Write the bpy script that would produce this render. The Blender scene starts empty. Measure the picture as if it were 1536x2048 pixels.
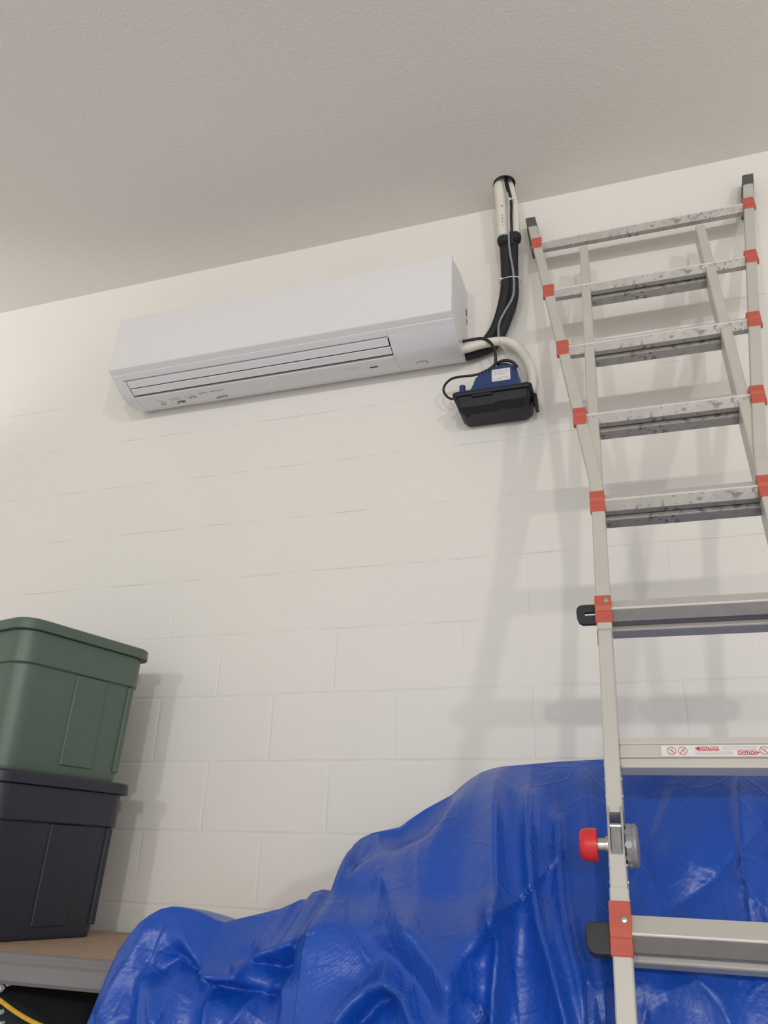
import bpy, bmesh, math, random
import numpy as np
from mathutils import Vector, Matrix

random.seed(7)
rng = np.random.default_rng(7)
S = bpy.context.scene
COL = S.collection
ZF = 1.4224                                   # height of the lowest visible block joint above the floor

# ------------------------------------------------------------------ camera
CAM = Vector((1.5510479, -2.32086568, 0.12219287 + ZF))
FPX = 1610.744
yaw, pitch, roll = -0.33016129, 0.41528744, 0.03507961
fwd = Vector((math.sin(yaw)*math.cos(pitch), math.cos(yaw)*math.cos(pitch), math.sin(pitch)))
r0 = Vector((math.cos(yaw), -math.sin(yaw), 0)); u0 = r0.cross(fwd)
RIGHT = math.cos(roll)*r0 + math.sin(roll)*u0
UP = -math.sin(roll)*r0 + math.cos(roll)*u0
cd = bpy.data.cameras.new('camera'); cam = bpy.data.objects.new('camera', cd); COL.objects.link(cam)
M = Matrix((RIGHT, UP, -fwd)).transposed().to_4x4(); M.translation = CAM
cam.matrix_world = M
cd.sensor_fit = 'VERTICAL'; cd.sensor_height = 36; cd.lens = FPX/2048*36; cd.clip_start = .02
S.camera = cam

# ------------------------------------------------------------------ light
W = bpy.data.worlds.new('world'); S.world = W; W.use_nodes = True
bg = W.node_tree.nodes['Background']; bg.inputs[0].default_value = (1.0, .982, .962, 1); bg.inputs[1].default_value = .625
def area(name, loc, target, sx, sy, power, col=(1, .97, .93)):
    l = bpy.data.lights.new(name, 'AREA'); l.shape = 'RECTANGLE'; l.size = sx; l.size_y = sy; l.energy = power; l.color = col
    o = bpy.data.objects.new(name, l); COL.objects.link(o); o.location = loc
    o.rotation_euler = (Vector(target)-Vector(loc)).to_track_quat('-Z', 'Y').to_euler()
    return o
area('garage_lamp', (0.0, -10, 3.35), (.6, 0, 2.2), .3, .3, 72)
area('garage_lamp', (3.75, -10, 3.35), (1.2, 0, 2.2), .3, .3, 108)
area('garage_lamp', (7.7, -10, 3.35), (1.4, 0, 2.2), .38, .3, 132)
area('added_soft_fill', (3.0, -9.5, 1.7), (.8, 0, 2.0), 8, 2.6, 82, (1, .985, .965))  # broad unseen fill, added to lift the wall below the air conditioner
sp = bpy.data.lights.new('wall_spot', 'SPOT'); sp.energy = 22; sp.color = (1, .98, .95); sp.spot_size = math.radians(74); sp.spot_blend = .55; sp.shadow_soft_size = .12
so = bpy.data.objects.new('wall_spot', sp); COL.objects.link(so); so.location = (-2.15, -1.0, 3.15)
so.rotation_euler = (Vector((-1.55, 0, 3.75))-so.location).to_track_quat('-Z', 'Y').to_euler()
S.view_settings.view_transform = 'Standard'; S.view_settings.look = 'None'
S.view_settings.gamma = 1; S.view_settings.use_curve_mapping = False
S.view_settings.exposure = 0.0

# ------------------------------------------------------------------ helpers
def ray(px, py):
    return fwd + RIGHT*((px-768)/FPX) - UP*((py-1024)/FPX)
def at(px, py, Y):
    d = ray(px, py); return CAM + d*((Y-CAM.y)/d.y)
def atz(px, py, z):
    d = ray(px, py); return CAM + d*((z-CAM.z)/d.z)
def srgb(r, g, b):
    f = lambda c: ((c/255+.055)/1.055)**2.4 if c > 10 else c/255/12.92
    return (f(r), f(g), f(b), 1)

def empty(name, loc, label, cat, group=None):
    o = bpy.data.objects.new(name, None); COL.objects.link(o); o.location = loc; o.empty_display_size = .05
    o['label'] = label; o['category'] = cat
    if group: o['group'] = group
    return o
def origin_of(o):
    v = Vector((0, 0, 0))
    while o is not None:
        v += o.location; o = o.parent
    return v
def obj(name, bm, mat, parent=None, smooth=False, bevel=0, label=None, cat=None, kind=None, group=None, auto=True):
    """bm is in world coordinates; links it as ONE mesh object (child of parent when given)"""
    bmesh.ops.recalc_face_normals(bm, faces=bm.faces)
    base = Vector((0, 0, 0))
    if parent is not None: base = origin_of(parent)
    bb = [v.co for v in bm.verts]
    c = Vector([(min(p[i] for p in bb)+max(p[i] for p in bb))/2 for i in range(3)])
    if parent is None: c.z = min(p.z for p in bb)
    if parent is None and kind == 'structure': c = Vector((0, 0, 0))
    bmesh.ops.translate(bm, vec=-c, verts=bm.verts)
    me = bpy.data.meshes.new(name); bm.to_mesh(me); bm.free()
    o = bpy.data.objects.new(name, me); COL.objects.link(o)
    o.location = c-base
    if parent is not None: o.parent = parent
    for m in (mat if isinstance(mat, (list, tuple)) else [mat]): me.materials.append(m)
    if smooth:
        for p in me.polygons: p.use_smooth = True
    if bevel:
        b = o.modifiers.new('bevel', 'BEVEL'); b.width = bevel; b.segments = 3; b.limit_method = 'ANGLE'; b.angle_limit = math.radians(40)
        if not (isinstance(mat, bpy.types.Material) and mat in FLAT):
            for p in me.polygons: p.use_smooth = True
            w = o.modifiers.new('wn', 'WEIGHTED_NORMAL'); w.keep_sharp = False
    if label: o['label'] = label
    if cat: o['category'] = cat
    if kind: o['kind'] = kind
    if group: o['group'] = group
    return o
NB = bmesh.new
FLAT = []
def box(bm, a, b, mi=0):
    x0, y0, z0 = a; x1, y1, z1 = b
    v = [bm.verts.new(p) for p in ((x0,y0,z0),(x1,y0,z0),(x1,y1,z0),(x0,y1,z0),(x0,y0,z1),(x1,y0,z1),(x1,y1,z1),(x0,y1,z1))]
    for f in ((0,3,2,1),(4,5,6,7),(0,1,5,4),(1,2,6,5),(2,3,7,6),(3,0,4,7)):
        bm.faces.new([v[i] for i in f]).material_index = mi
def loft(bm, rings, cap=True, mi=0):
    R = [[bm.verts.new(p) for p in r] for r in rings]
    n = len(R[0])
    for a, b in zip(R, R[1:]):
        for i in range(n):
            j = (i+1) % n
            bm.faces.new((a[i], a[j], b[j], b[i])).material_index = mi
    if cap:
        bm.faces.new(R[0][::-1]).material_index = mi; bm.faces.new(R[-1]).material_index = mi
def prism(bm, poly, frame, l0, l1, mi=0):
    """poly of (a,b); frame = (origin, A, B, L): extruded along L from l0 to l1"""
    o, A, B, L = frame
    loft(bm, [[o+A*a+B*b+L*l for a, b in poly] for l in (l0, l1)], mi=mi)
def smoothpath(pts, n=8):
    P = [Vector(p) for p in pts]
    P = [2*P[0]-P[1]]+P+[2*P[-1]-P[-2]]
    out = []
    for i in range(1, len(P)-2):
        for k in range(n):
            t = k/n
            out.append(.5*((2*P[i])+(P[i+1]-P[i-1])*t+(2*P[i-1]-5*P[i]+4*P[i+1]-P[i+2])*t*t+(-P[i-1]+3*P[i]-3*P[i+1]+P[i+2])*t**3))
    out.append(P[-2]); return out
def tube(bm, pts, r, n=14, smooth=True, mi=0):
    """r: radius or list of radii per control point"""
    if smooth:
        k = 8
        path = smoothpath(pts, k)
        if isinstance(r, (list, tuple)):
            rr = [r[min(i//k, len(r)-1)]*(1-(i % k)/k)+r[min(i//k+1, len(r)-1)]*((i % k)/k) for i in range(len(path))]
        else: rr = [r]*len(path)
    else:
        path = [Vector(p) for p in pts]; rr = list(r) if isinstance(r, (list, tuple)) else [r]*len(path)
    rings = []; prev = None
    for i, p in enumerate(path):
        d = (path[min(i+1, len(path)-1)]-path[max(i-1, 0)]).normalized()
        if prev is None:
            a = d.orthogonal().normalized()
        else:
            a = (prev-d*prev.dot(d)).normalized()
        prev = a; b = d.cross(a)
        rings.append([p+(a*math.cos(2*math.pi*k/n)+b*math.sin(2*math.pi*k/n))*rr[i] for k in range(n)])
    loft(bm, rings, mi=mi)
def disc(bm, c, axis, r, h, n=32, mi=0, prof=None):
    """solid of revolution around axis; prof = [(radius, height)...]"""
    axis = Vector(axis).normalized(); a = axis.orthogonal().normalized(); b = axis.cross(a)
    prof = prof or [(r, 0), (r, h)]
    loft(bm, [[Vector(c)+axis*hh+(a*math.cos(2*math.pi*k/n)+b*math.sin(2*math.pi*k/n))*rr for k in range(n)] for rr, hh in prof], mi=mi)
def rrect(w, d, r, n=6):
    """rounded rectangle outline centred on 0, size w x d"""
    out = []
    for cx, cy, a0 in ((w/2-r, d/2-r, 0), (-w/2+r, d/2-r, 90), (-w/2+r, -d/2+r, 180), (w/2-r, -d/2+r, 270)):
        for k in range(n+1):
            a = math.radians(a0+90*k/n); out.append((cx+r*math.cos(a), cy+r*math.sin(a)))
    return out

# ------------------------------------------------------------------ materials
def mat(name, col, rough=.5, metal=0, spec=.5, noise=None, bump=None, **kw):
    m = bpy.data.materials.new(name); m.use_nodes = True
    nt = m.node_tree; b = nt.nodes['Principled BSDF']
    b.inputs['Base Color'].default_value = col; b.inputs['Roughness'].default_value = rough
    b.inputs['Metallic'].default_value = metal; b.inputs['Specular IOR Level'].default_value = spec
    for k, v in kw.items(): b.inputs[k.replace('_', ' ')].default_value = v
    tc = nt.nodes.new('ShaderNodeTexCoord')
    sc, amt = noise or (9, .04)
    n = nt.nodes.new('ShaderNodeTexNoise'); n.inputs['Scale'].default_value = sc; n.inputs['Detail'].default_value = 4
    nt.links.new(tc.outputs['Object'], n.inputs['Vector'])
    hsv = nt.nodes.new('ShaderNodeHueSaturation'); hsv.inputs['Color'].default_value = col
    mr = nt.nodes.new('ShaderNodeMapRange'); mr.inputs['From Min'].default_value = .3; mr.inputs['From Max'].default_value = .7
    mr.inputs['To Min'].default_value = 1-amt; mr.inputs['To Max'].default_value = 1+amt
    nt.links.new(n.outputs['Fac'], mr.inputs['Value']); nt.links.new(mr.outputs[0], hsv.inputs['Value'])
    nt.links.new(hsv.outputs[0], b.inputs['Base Color'])
    if bump:
        bs, st, dist = bump
        n2 = nt.nodes.new('ShaderNodeTexNoise'); n2.inputs['Scale'].default_value = bs; n2.inputs['Detail'].default_value = 3
        nt.links.new(tc.outputs['Object'], n2.inputs['Vector'])
        bp = nt.nodes.new('ShaderNodeBump'); bp.inputs['Strength'].default_value = st; bp.inputs['Distance'].default_value = dist
        nt.links.new(n2.outputs['Fac'], bp.inputs['Height']); nt.links.new(bp.outputs[0], b.inputs['Normal'])
    return m
class NT:
    """small helper to wire math nodes"""
    def __init__(s, m): s.nt = m.node_tree
    def n(s, t, **kw):
        x = s.nt.nodes.new(t)
        for k, v in kw.items(): setattr(x, k, v)
        return x
    def link(s, a, b): s.nt.links.new(a, b)
    def math(s, op, a, b=None, c=None, clamp=False):
        x = s.n('ShaderNodeMath', operation=op, use_clamp=clamp)
        for i, v in enumerate((a, b, c)):
            if v is None: continue
            if isinstance(v, (int, float)): x.inputs[i].default_value = v
            else: s.link(v, x.inputs[i])
        return x.outputs[0]
    def ramp(s, v, a, b, c=0, d=1):
        x = s.n('ShaderNodeMapRange'); s.link(v, x.inputs['Value'])
        for k, q in zip(('From Min', 'From Max', 'To Min', 'To Max'), (a, b, c, d)): x.inputs[k].default_value = q
        x.interpolation_type = 'SMOOTHSTEP'; return x.outputs[0]
    def noise(s, vec, scale, detail=3, rough=.5):
        x = s.n('ShaderNodeTexNoise'); x.inputs['Scale'].default_value = scale; x.inputs['Detail'].default_value = detail
        x.inputs['Roughness'].default_value = rough; s.link(vec, x.inputs['Vector']); return x.outputs['Fac']

def wall_material():
    m = mat('painted_block_wall', srgb(232, 229, 223), rough=.55, spec=.3, noise=(2.5, .012))
    q = NT(m); nt = m.node_tree; b = nt.nodes['Principled BSDF']
    tc = q.n('ShaderNodeTexCoord'); sep = q.n('ShaderNodeSeparateXYZ'); q.link(tc.outputs['Object'], sep.inputs[0])
    X, Z = sep.outputs[0], sep.outputs[2]; vec = tc.outputs['Object']
    wob = q.math('MULTIPLY', q.math('SUBTRACT', q.noise(vec, 6, 4), .5), .010)
    Zw = q.math('ADD', Z, wob)
    wob2 = q.math('MULTIPLY', q.math('SUBTRACT', q.noise(vec, 5, 4), .5), .010)
    Xw = q.math('ADD', X, wob2)
    row = q.math('FLOOR', q.math('DIVIDE', Z, .2032))
    fz = q.math('SUBTRACT', q.math('DIVIDE', Zw, .2032), q.math('ROUND', q.math('DIVIDE', Zw, .2032)))
    dz = q.math('MULTIPLY', q.math('ABSOLUTE', fz), .2032)                 # distance to a bed joint
    par = q.math('MODULO', row, 2)                                          # odd rows: joints at whole blocks
    xo = q.math('ADD', q.math('DIVIDE', Xw, .4064), q.math('MULTIPLY', q.math('SUBTRACT', 1, par), .5))
    fx = q.math('SUBTRACT', xo, q.math('ROUND', xo))
    dx = q.math('MULTIPLY', q.math('ABSOLUTE', fx), .4064)
    # paint has filled the joints more and more towards the top of the wall
    fadeH = q.ramp(Z, 1.4, 3.75, 1.0, .10)
    fadeV = q.ramp(Z, 2.2, 2.75, 1.0, 0.0)
    patch = q.ramp(q.noise(vec, 3.0, 3), .34, .58, .35, 1)
    patchV = q.ramp(q.noise(vec, 4.3, 3), .36, .6, .05, .8)
    gH = q.math('MULTIPLY', q.math('MULTIPLY', q.ramp(dz, .000, .0075, 1, 0), fadeH), patch)
    gV = q.math('MULTIPLY', q.math('MULTIPLY', q.ramp(dx, .000, .0075, 1, 0), fadeV), patchV)
    g = q.math('MAXIMUM', gH, gV)
    rel = q.math('ADD', q.math('MULTIPLY', q.noise(vec, 9, 3), .0016), q.math('MULTIPLY', q.noise(vec, 90, 3), .0004))
    # pits and small drips in the paint
    vor = q.n('ShaderNodeTexVoronoi'); vor.inputs['Scale'].default_value = 11; q.link(vec, vor.inputs['Vector'])
    pit = q.math('MULTIPLY', q.ramp(vor.outputs['Distance'], .0, .09, 1, 0), q.ramp(q.noise(vec, 2.2, 2), .52, .62, 0, 1))
    h = q.math('SUBTRACT', rel, q.math('MULTIPLY', g, .0020))
    h = q.math('SUBTRACT', h, q.math('MULTIPLY', pit, .0016))
    bp = q.n('ShaderNodeBump'); bp.inputs['Strength'].default_value = .85; bp.inputs['Distance'].default_value = 1
    q.link(h, bp.inputs['Height']); q.link(bp.outputs[0], b.inputs['Normal'])
    # a hairline of grime in the bed joints, broken up
    lineH = q.math('MULTIPLY', q.ramp(dz, .0004, .0021, 1, 0), q.ramp(q.noise(vec, 4.2, 5, .65), .44, .60, 0, 1))
    lineH = q.math('MULTIPLY', lineH, q.ramp(Z, 2.1, 2.35, .25, 1))
    lineH = q.math('MULTIPLY', lineH, q.ramp(Z, 3.5, 3.3, 0, 1)) if False else lineH
    lineH = q.math('MULTIPLY', lineH, q.ramp(Z, 3.1, 3.6, 1, .0))
    old = b.inputs['Base Color'].links[0].from_socket
    mx = q.n('ShaderNodeMix', data_type='RGBA'); q.link(q.math('MULTIPLY', lineH, .42), mx.inputs[0])
    q.link(old, mx.inputs[6]); mx.inputs[7].default_value = srgb(150, 145, 138); q.link(mx.outputs[2], b.inputs['Base Color'])
    return m
M_wall = wall_material()
M_ceil = mat('ceiling_paint', srgb(232, 229, 224), rough=.8, spec=.2, noise=(2, .01), bump=(95, .55, .0035))
M_floor = mat('concrete_floor', srgb(208, 206, 202), rough=.6, noise=(4, .08))
M_ac = mat('white_plastic', srgb(226, 225, 229), rough=.28, spec=.5, noise=(3, .006))
M_acp = mat('white_plastic_gloss', srgb(230, 228, 229), rough=.2, spec=.5, noise=(3, .004))
M_acdark = mat('outlet_black', srgb(22, 22, 24), rough=.7)
M_groove = mat('groove_grey', srgb(120, 118, 124), rough=.6)
M_print = mat('printed_grey', srgb(120, 118, 116), rough=.6)
M_printd = mat('printed_dark', srgb(60, 58, 58), rough=.6)
M_printf = mat('printed_faint', srgb(212, 209, 207), rough=.4)
M_printm = mat('printed_mid', srgb(172, 170, 168), rough=.5)
M_alu = mat('ladder_aluminium', srgb(178, 175, 170), rough=.45, metal=.3, noise=(14, .06), bump=(60, .15, .0008))
M_aluc = mat('clean_aluminium', srgb(204, 201, 194), rough=.42, metal=.2, noise=(10, .03))
M_red = mat('ladder_red_plastic', srgb(192, 92, 76), rough=.5, noise=(20, .05))
M_knob = mat('red_knob_plastic', srgb(214, 48, 52), rough=.35)
M_black = mat('black_plastic', srgb(48, 48, 54), rough=.45, noise=(25, .1), bump=(120, .3, .001))
M_cap = mat('grey_rubber_cap', srgb(88, 87, 85), rough=.6, noise=(20, .08))
M_foam = mat('black_foam', srgb(32, 32, 36), rough=.7, bump=(60, .3, .001))
M_cable = mat('black_cable', srgb(26, 26, 28), rough=.4)
M_whose = mat('white_hose', srgb(226, 221, 210), rough=.5, noise=(20, .03), bump=(40, .3, .002))
M_tie = mat('zip_tie_white', srgb(225, 223, 228), rough=.4)
M_bluep = mat('blue_pump_plastic', srgb(36, 58, 112), rough=.42, noise=(20, .05))
M_pump = mat('black_pump_plastic', srgb(34, 35, 41), rough=.5, spec=.35, noise=(30, .06), bump=(150, .2, .0008))
M_paper = mat('label_paper', srgb(226, 226, 226), rough=.5)
M_redink = mat('red_ink', srgb(206, 62, 76), rough=.5)
M_green = mat('green_tote_plastic', srgb(84, 101, 89), rough=.4, noise=(6, .03), bump=(140, .12, .0008))
M_tote = mat('black_tote_plastic', srgb(42, 45, 56), rough=.42, noise=(6, .05), bump=(140, .12, .0008))
M_board = mat('particle_board', srgb(176, 150, 128), rough=.7, noise=(40, .10))
M_steel = mat('grey_shelf_steel', srgb(128, 124, 126), rough=.4, metal=.2, noise=(5, .03))
M_bag = mat('black_bag_cloth', srgb(56, 63, 72), rough=.75, noise=(12, .12))
M_white = mat('white_print', srgb(215, 218, 220), rough=.6)
M_yel = mat('yellow_cord', srgb(206, 164, 40), rough=.5, noise=(60, .12))
M_sleeve = mat('hole_sleeve_black', srgb(24, 25, 24), rough=.6)
M_chrome = mat('zinc_steel', srgb(205, 203, 200), rough=.28, metal=.9, noise=(40, .08))
M_hinge = mat('hinge_cast_grey', srgb(150, 150, 154), rough=.45, metal=.4, noise=(60, .15))
M_clear = bpy.data.materials.new('clear_vinyl'); M_clear.use_nodes = True
_b = M_clear.node_tree.nodes['Principled BSDF']; _b.inputs['Base Color'].default_value = srgb(200, 202, 208)
_b.inputs['Roughness'].default_value = .12; _b.inputs['Alpha'].default_value = .32
_n = M_clear.node_tree.nodes.new('ShaderNodeTexNoise'); _n.inputs['Scale'].default_value = 60
_bp = M_clear.node_tree.nodes.new('ShaderNodeBump'); _bp.inputs['Strength'].default_value = .1
M_clear.node_tree.links.new(_n.outputs['Fac'], _bp.inputs['Height']); M_clear.node_tree.links.new(_bp.outputs[0], _b.inputs['Normal'])

def scuffed():
    """dirty brushed aluminium of the rungs: dark scuffs and specks"""
    m = mat('scuffed_rung_aluminium', srgb(164, 160, 156), rough=.45, metal=.35, noise=(22, .10), bump=(90, .25, .0008))
    q = NT(m); b = m.node_tree.nodes['Principled BSDF']; tc = q.n('ShaderNodeTexCoord'); vec = tc.outputs['Object']
    a = q.math('MULTIPLY', q.ramp(q.noise(vec, 55, 5, .65), .53, .62, 0, 1), q.ramp(q.noise(vec, 6, 2), .42, .58, 0, 1))
    s2 = q.math('MULTIPLY', q.ramp(q.noise(vec, 180, 2), .66, .72, 0, 1), .6)
    f = q.math('MAXIMUM', q.math('MULTIPLY', a, .75), s2)
    old = b.inputs['Base Color'].links[0].from_socket
    mx = q.n('ShaderNodeMix', data_type='RGBA'); q.link(f, mx.inputs[0]); q.link(old, mx.inputs[6])
    mx.inputs[7].default_value = srgb(74, 70, 70); q.link(mx.outputs[2], b.inputs['Base Color'])
    return m
M_rung = scuffed()
M_edge = mat('tread_edge_highlight', srgb(236, 234, 229), rough=.3, noise=(20, .03))  # pale colour paints in the highlight along the tread bead
M_low = mat('shaded_tread_aluminium', srgb(128, 125, 125), rough=.45, metal=.4, noise=(30, .08))  # darker copy of the rung metal, shade painted into the lower faces

def tarp_material():
    m = mat('blue_poly_tarp', srgb(14, 76, 178), rough=.36, spec=.55, noise=(5, .06))
    q = NT(m); b = m.node_tree.nodes['Principled BSDF']; tc = q.n('ShaderNodeTexCoord'); vec = tc.outputs['Object']
    sep = q.n('ShaderNodeSeparateXYZ'); q.link(vec, sep.inputs[0])
    X, Z = sep.outputs[0], sep.outputs[2]
    d = q.math('MULTIPLY', q.math('SUBTRACT', q.noise(vec, 2.2, 2), .5), .5)
    u = q.math('ADD', q.math('ADD', q.math('MULTIPLY', X, .8), q.math('MULTIPLY', Z, .6)), d)
    v = q.math('ADD', q.math('SUBTRACT', q.math('MULTIPLY', Z, .8), q.math('MULTIPLY', X, .6)), d)
    w = q.math('ADD', q.math('SINE', q.math('MULTIPLY', u, 560)), q.math('SINE', q.math('MULTIPLY', v, 560)))
    crinkle = q.n('ShaderNodeTexVoronoi'); crinkle.feature = 'DISTANCE_TO_EDGE'; crinkle.inputs['Scale'].default_value = 9
    wv = q.n('ShaderNodeVectorMath', operation='ADD'); q.link(vec, wv.inputs[0])
    nn = q.n('ShaderNodeTexNoise'); nn.inputs['Scale'].default_value = 5; q.link(vec, nn.inputs['Vector'])
    sv = q.n('ShaderNodeVectorMath', operation='SCALE'); q.link(nn.outputs['Color'], sv.inputs[0]); sv.inputs['Scale'].default_value = .12
    q.link(sv.outputs[0], wv.inputs[1]); q.link(wv.outputs[0], crinkle.inputs['Vector'])
    cr = q.ramp(crinkle.outputs['Distance'], 0, .06, 1, 0)
    h = q.math('ADD', q.math('MULTIPLY', w, .00012), q.math('MULTIPLY', q.noise(vec, 26, 5, .6), .006))
    h = q.math('ADD', h, q.math('MULTIPLY', cr, .0012))
    h = q.math('ADD', h, q.math('MULTIPLY', q.noise(vec, 150, 3, .6), .0006))
    bp = q.n('ShaderNodeBump'); bp.inputs['Strength'].default_value = .55; bp.inputs['Distance'].default_value = 1
    q.link(h, bp.inputs['Height']); q.link(bp.outputs[0], b.inputs['Normal'])
    b.inputs['Coat Weight'].default_value = .15; b.inputs['Coat Roughness'].default_value = .2
    return m
M_tarp = tarp_material()

FLAT += [M_edge, M_low, M_alu, M_aluc, M_rung, M_red, M_steel, M_pump]
# ------------------------------------------------------------------ the room
ZC = 2.41831832+ZF
bm = NB(); box(bm, (-3.2, 0, 0), (6.5, .2, ZC+.25)); obj('wall_back', bm, M_wall, kind='structure')
bm = NB(); box(bm, (-3.2, -7, -.1), (6.5, 0, 0)); obj('floor', bm, M_floor, kind='structure')
# ceiling with a round cored hole
hole_c = Vector((1.213, -.110)); hole_r = .040
bm = NB()
ring = [bm.verts.new((hole_c.x+hole_r*math.cos(a), hole_c.y+hole_r*math.sin(a), ZC)) for a in [2*math.pi*k/32 for k in range(32)]]
ringt = [bm.verts.new((v.co.x, v.co.y, ZC+.25)) for v in ring]
outer = [bm.verts.new(p) for p in ((6.5, -7, ZC), (6.5, 0, ZC), (-3.2, 0, ZC), (-3.2, -7, ZC))]
e = [bm.edges.new((ring[i], ring[(i+1) % 32])) for i in range(32)]+[bm.edges.new((outer[i], outer[(i+1) % 4])) for i in range(4)]
bmesh.ops.triangle_fill(bm, use_beauty=True, edges=e)
for i in range(32): bm.faces.new((ring[i], ring[(i+1) % 32], ringt[(i+1) % 32], ringt[i]))
ot = [bm.verts.new((v.co.x, v.co.y, ZC+.25)) for v in outer]
for i in range(4): bm.faces.new((outer[i], outer[(i+1) % 4], ot[(i+1) % 4], ot[i]))
ee = [bm.edges.get((ringt[i], ringt[(i+1) % 32])) for i in range(32)]+[bm.edges.get((ot[i], ot[(i+1) % 4])) for i in range(4)]
bmesh.ops.triangle_fill(bm, use_beauty=True, edges=ee)
obj('ceiling', bm, M_ceil, kind='structure')

# ------------------------------------------------------------------ air conditioner
X0, X1 = -.262, 1.047
ac = empty('air_conditioner', (.39, -.12, ZF+1.715), 'long white wall-mounted mini-split air conditioner high on the block wall', 'air conditioner')
FR = (Vector((0, 0, ZF)), Vector((0, 1, 0)), Vector((0, 0, 1)), Vector((1, 0, 0)))
low = [(-.2290, 1.7665), (-.2150, 1.7585), (-.2065, 1.7535), (-.2040, 1.7505)]
low2 = [(-.1375, 1.7185), (-.100, 1.7160), (-.072, 1.7180), (-.040, 1.7260), (-.018, 1.7340), (-.001, 1.748)]
back = [(-.001, 2.048), (-.085, 2.048), (-.165, 2.036), (-.215, 2.015)]
mid = [(-.1780, 1.7350), (-.1550, 1.7250)]
full = [(-.2290, 1.785)]+low+mid+low2+back
notch = [(-.2290, 1.785)]+low+[(-.180, 1.775), (-.132, 1.760)]+low2+back
XA, XB = -.2130, .8190
bm = NB(); prism(bm, full, FR, X0, XA); prism(bm, full, FR, XB, X1)
prism(bm, notch, FR, XA, XB)
body = obj('casing', bm, M_ac, ac, bevel=.003)
bm = NB()
box(bm, (XA+.001, -.1715, ZF+1.7600), (XB-.001, -.1300, ZF+1.7645))
box(bm, (XA+.001, -.1990, ZF+1.752), (XB-.001, -.1965, ZF+1.769)); box(bm, (XA+.001, -.1420, ZF+1.7270), (XB-.001, -.1400, ZF+1.762))
obj('air_outlet', bm, M_acdark, ac)
bm = NB(); prism(bm, [(-.2025, 1.7490), (-.1795, 1.7355), (-.1798, 1.7400), (-.2020, 1.7530)], FR, XA+.004, XB-.004)
obj('louver', bm, M_ac, ac, bevel=.0008)
bm = NB(); prism(bm, [(-.1745, 1.7325), (-.1490, 1.7225), (-.1490, 1.7265), (-.1745, 1.7370)], FR, XA+.006, XB-.002)
obj('louver', bm, M_ac, ac, bevel=.0008)
# front panel
pan = [(-.2255, 1.7690), (-.2300, 1.7685), (-.2520, 1.7790), (-.2530, 1.7830), (-.2500, 1.82), (-.2450, 1.87), (-.2450, 1.95), (-.2380, 2.018), (-.2300, 2.026), (-.216, 2.020), (-.2255, 1.81)]
bm = NB(); prism(bm, pan, FR, X0-.001, X1+.001)
obj('front_panel', bm, M_acp, ac, bevel=.004)
# thin groove above the louvers, display window, screw cover, print
def under(px, py, w, d, name, m, z=None, th=.0006, parent=ac):
    p = atz(px, py, ZF+1.7165 if z is None else z)
    bm = NB(); box(bm, (p.x-w/2, p.y-d/2, p.z-th), (p.x+w/2, p.y+d/2, p.z+.003)); return obj(name, bm, m, parent)
bm = NB(); box(bm, (XA-.01, -.2080, ZF+1.7525), (XB-.004, -.2045, ZF+1.7560)); obj('air_guide_groove', bm, M_groove, ac)
under(748, 734, .030, .0075, 'display_window', M_printd)
bm = NB()
p = atz(706, 737, ZF+1.7165); box(bm, (p.x-.03, p.y-.0006, p.z-.0005), (p.x+.03, p.y+.0006, p.z+.002))
obj('printed_line', bm, M_printm, ac)
bm = NB(); pts = []
c = atz(845, 727, ZF+1.7175)
for k in range(0, 13):
    a = math.pi*k/12; pts.append((c.x-.019*math.cos(a)*(1 if k not in (0, 12) else 1), c.y-.014*min(1, 1.5*math.sin(a)), c.z-.001))
tube(bm, pts, .0010, 6, smooth=False); obj('screw_cover_outline', bm, M_groove, ac)
# information print: rows of tiny unreadable marks
def marks(bmx, x0, x1, y0, y1, rows, dens=.75, h=.0022):
    """rows of short dashes between the pixel corners"""
    for r in range(rows):
        t = (r+.5)/rows
        A = atz(x0[0]*(1-t)+y0[0]*t, x0[1]*(1-t)+y0[1]*t, ZF+1.7160); B = atz(x1[0]*(1-t)+y1[0]*t, x1[1]*(1-t)+y1[1]*t, ZF+1.7160)
        s = A.x
        while s < B.x-.002:
            wdt = random.uniform(.002, .007)
            if random.random() < dens:
                f = (s-A.x)/(B.x-A.x+1e-9); yy = A.y*(1-f)+B.y*f
                box(bmx, (s, yy-h/2, A.z-.0006), (min(s+wdt, B.x), yy+h/2, A.z+.003))
            s += wdt+.0014
for dark, *a in ((0, (312, 801), (332, 799), (322, 813), (334, 811), 3, .7), (0, (337, 797), (362, 792), (345, 802), (358, 800), 2, .9),
                 (1, (344, 804), (370, 800), (348, 810), (372, 806), 3, .5), (1, (359, 803), (371, 801), (359, 804), (371, 802), 1, 1, .003),
                 (0, (368, 793), (388, 789), (374, 799), (396, 795), 4, .8), (1, (397, 787), (413, 784), (397, 788), (413, 785), 1, 1),
                 (0, (398, 790), (416, 787), (398, 791), (416, 788), 1, .8), (1, (420, 783), (447, 779), (420, 784), (447, 780), 1, 1, .0018),
                 (1, (433, 796), (456, 791), (433, 797), (456, 792), 1, 1, .0018)):
    bm = NB(); marks(bm, *a); obj('information_print' if dark else 'fine_print', bm, M_print if dark else M_printm, ac)
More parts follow.
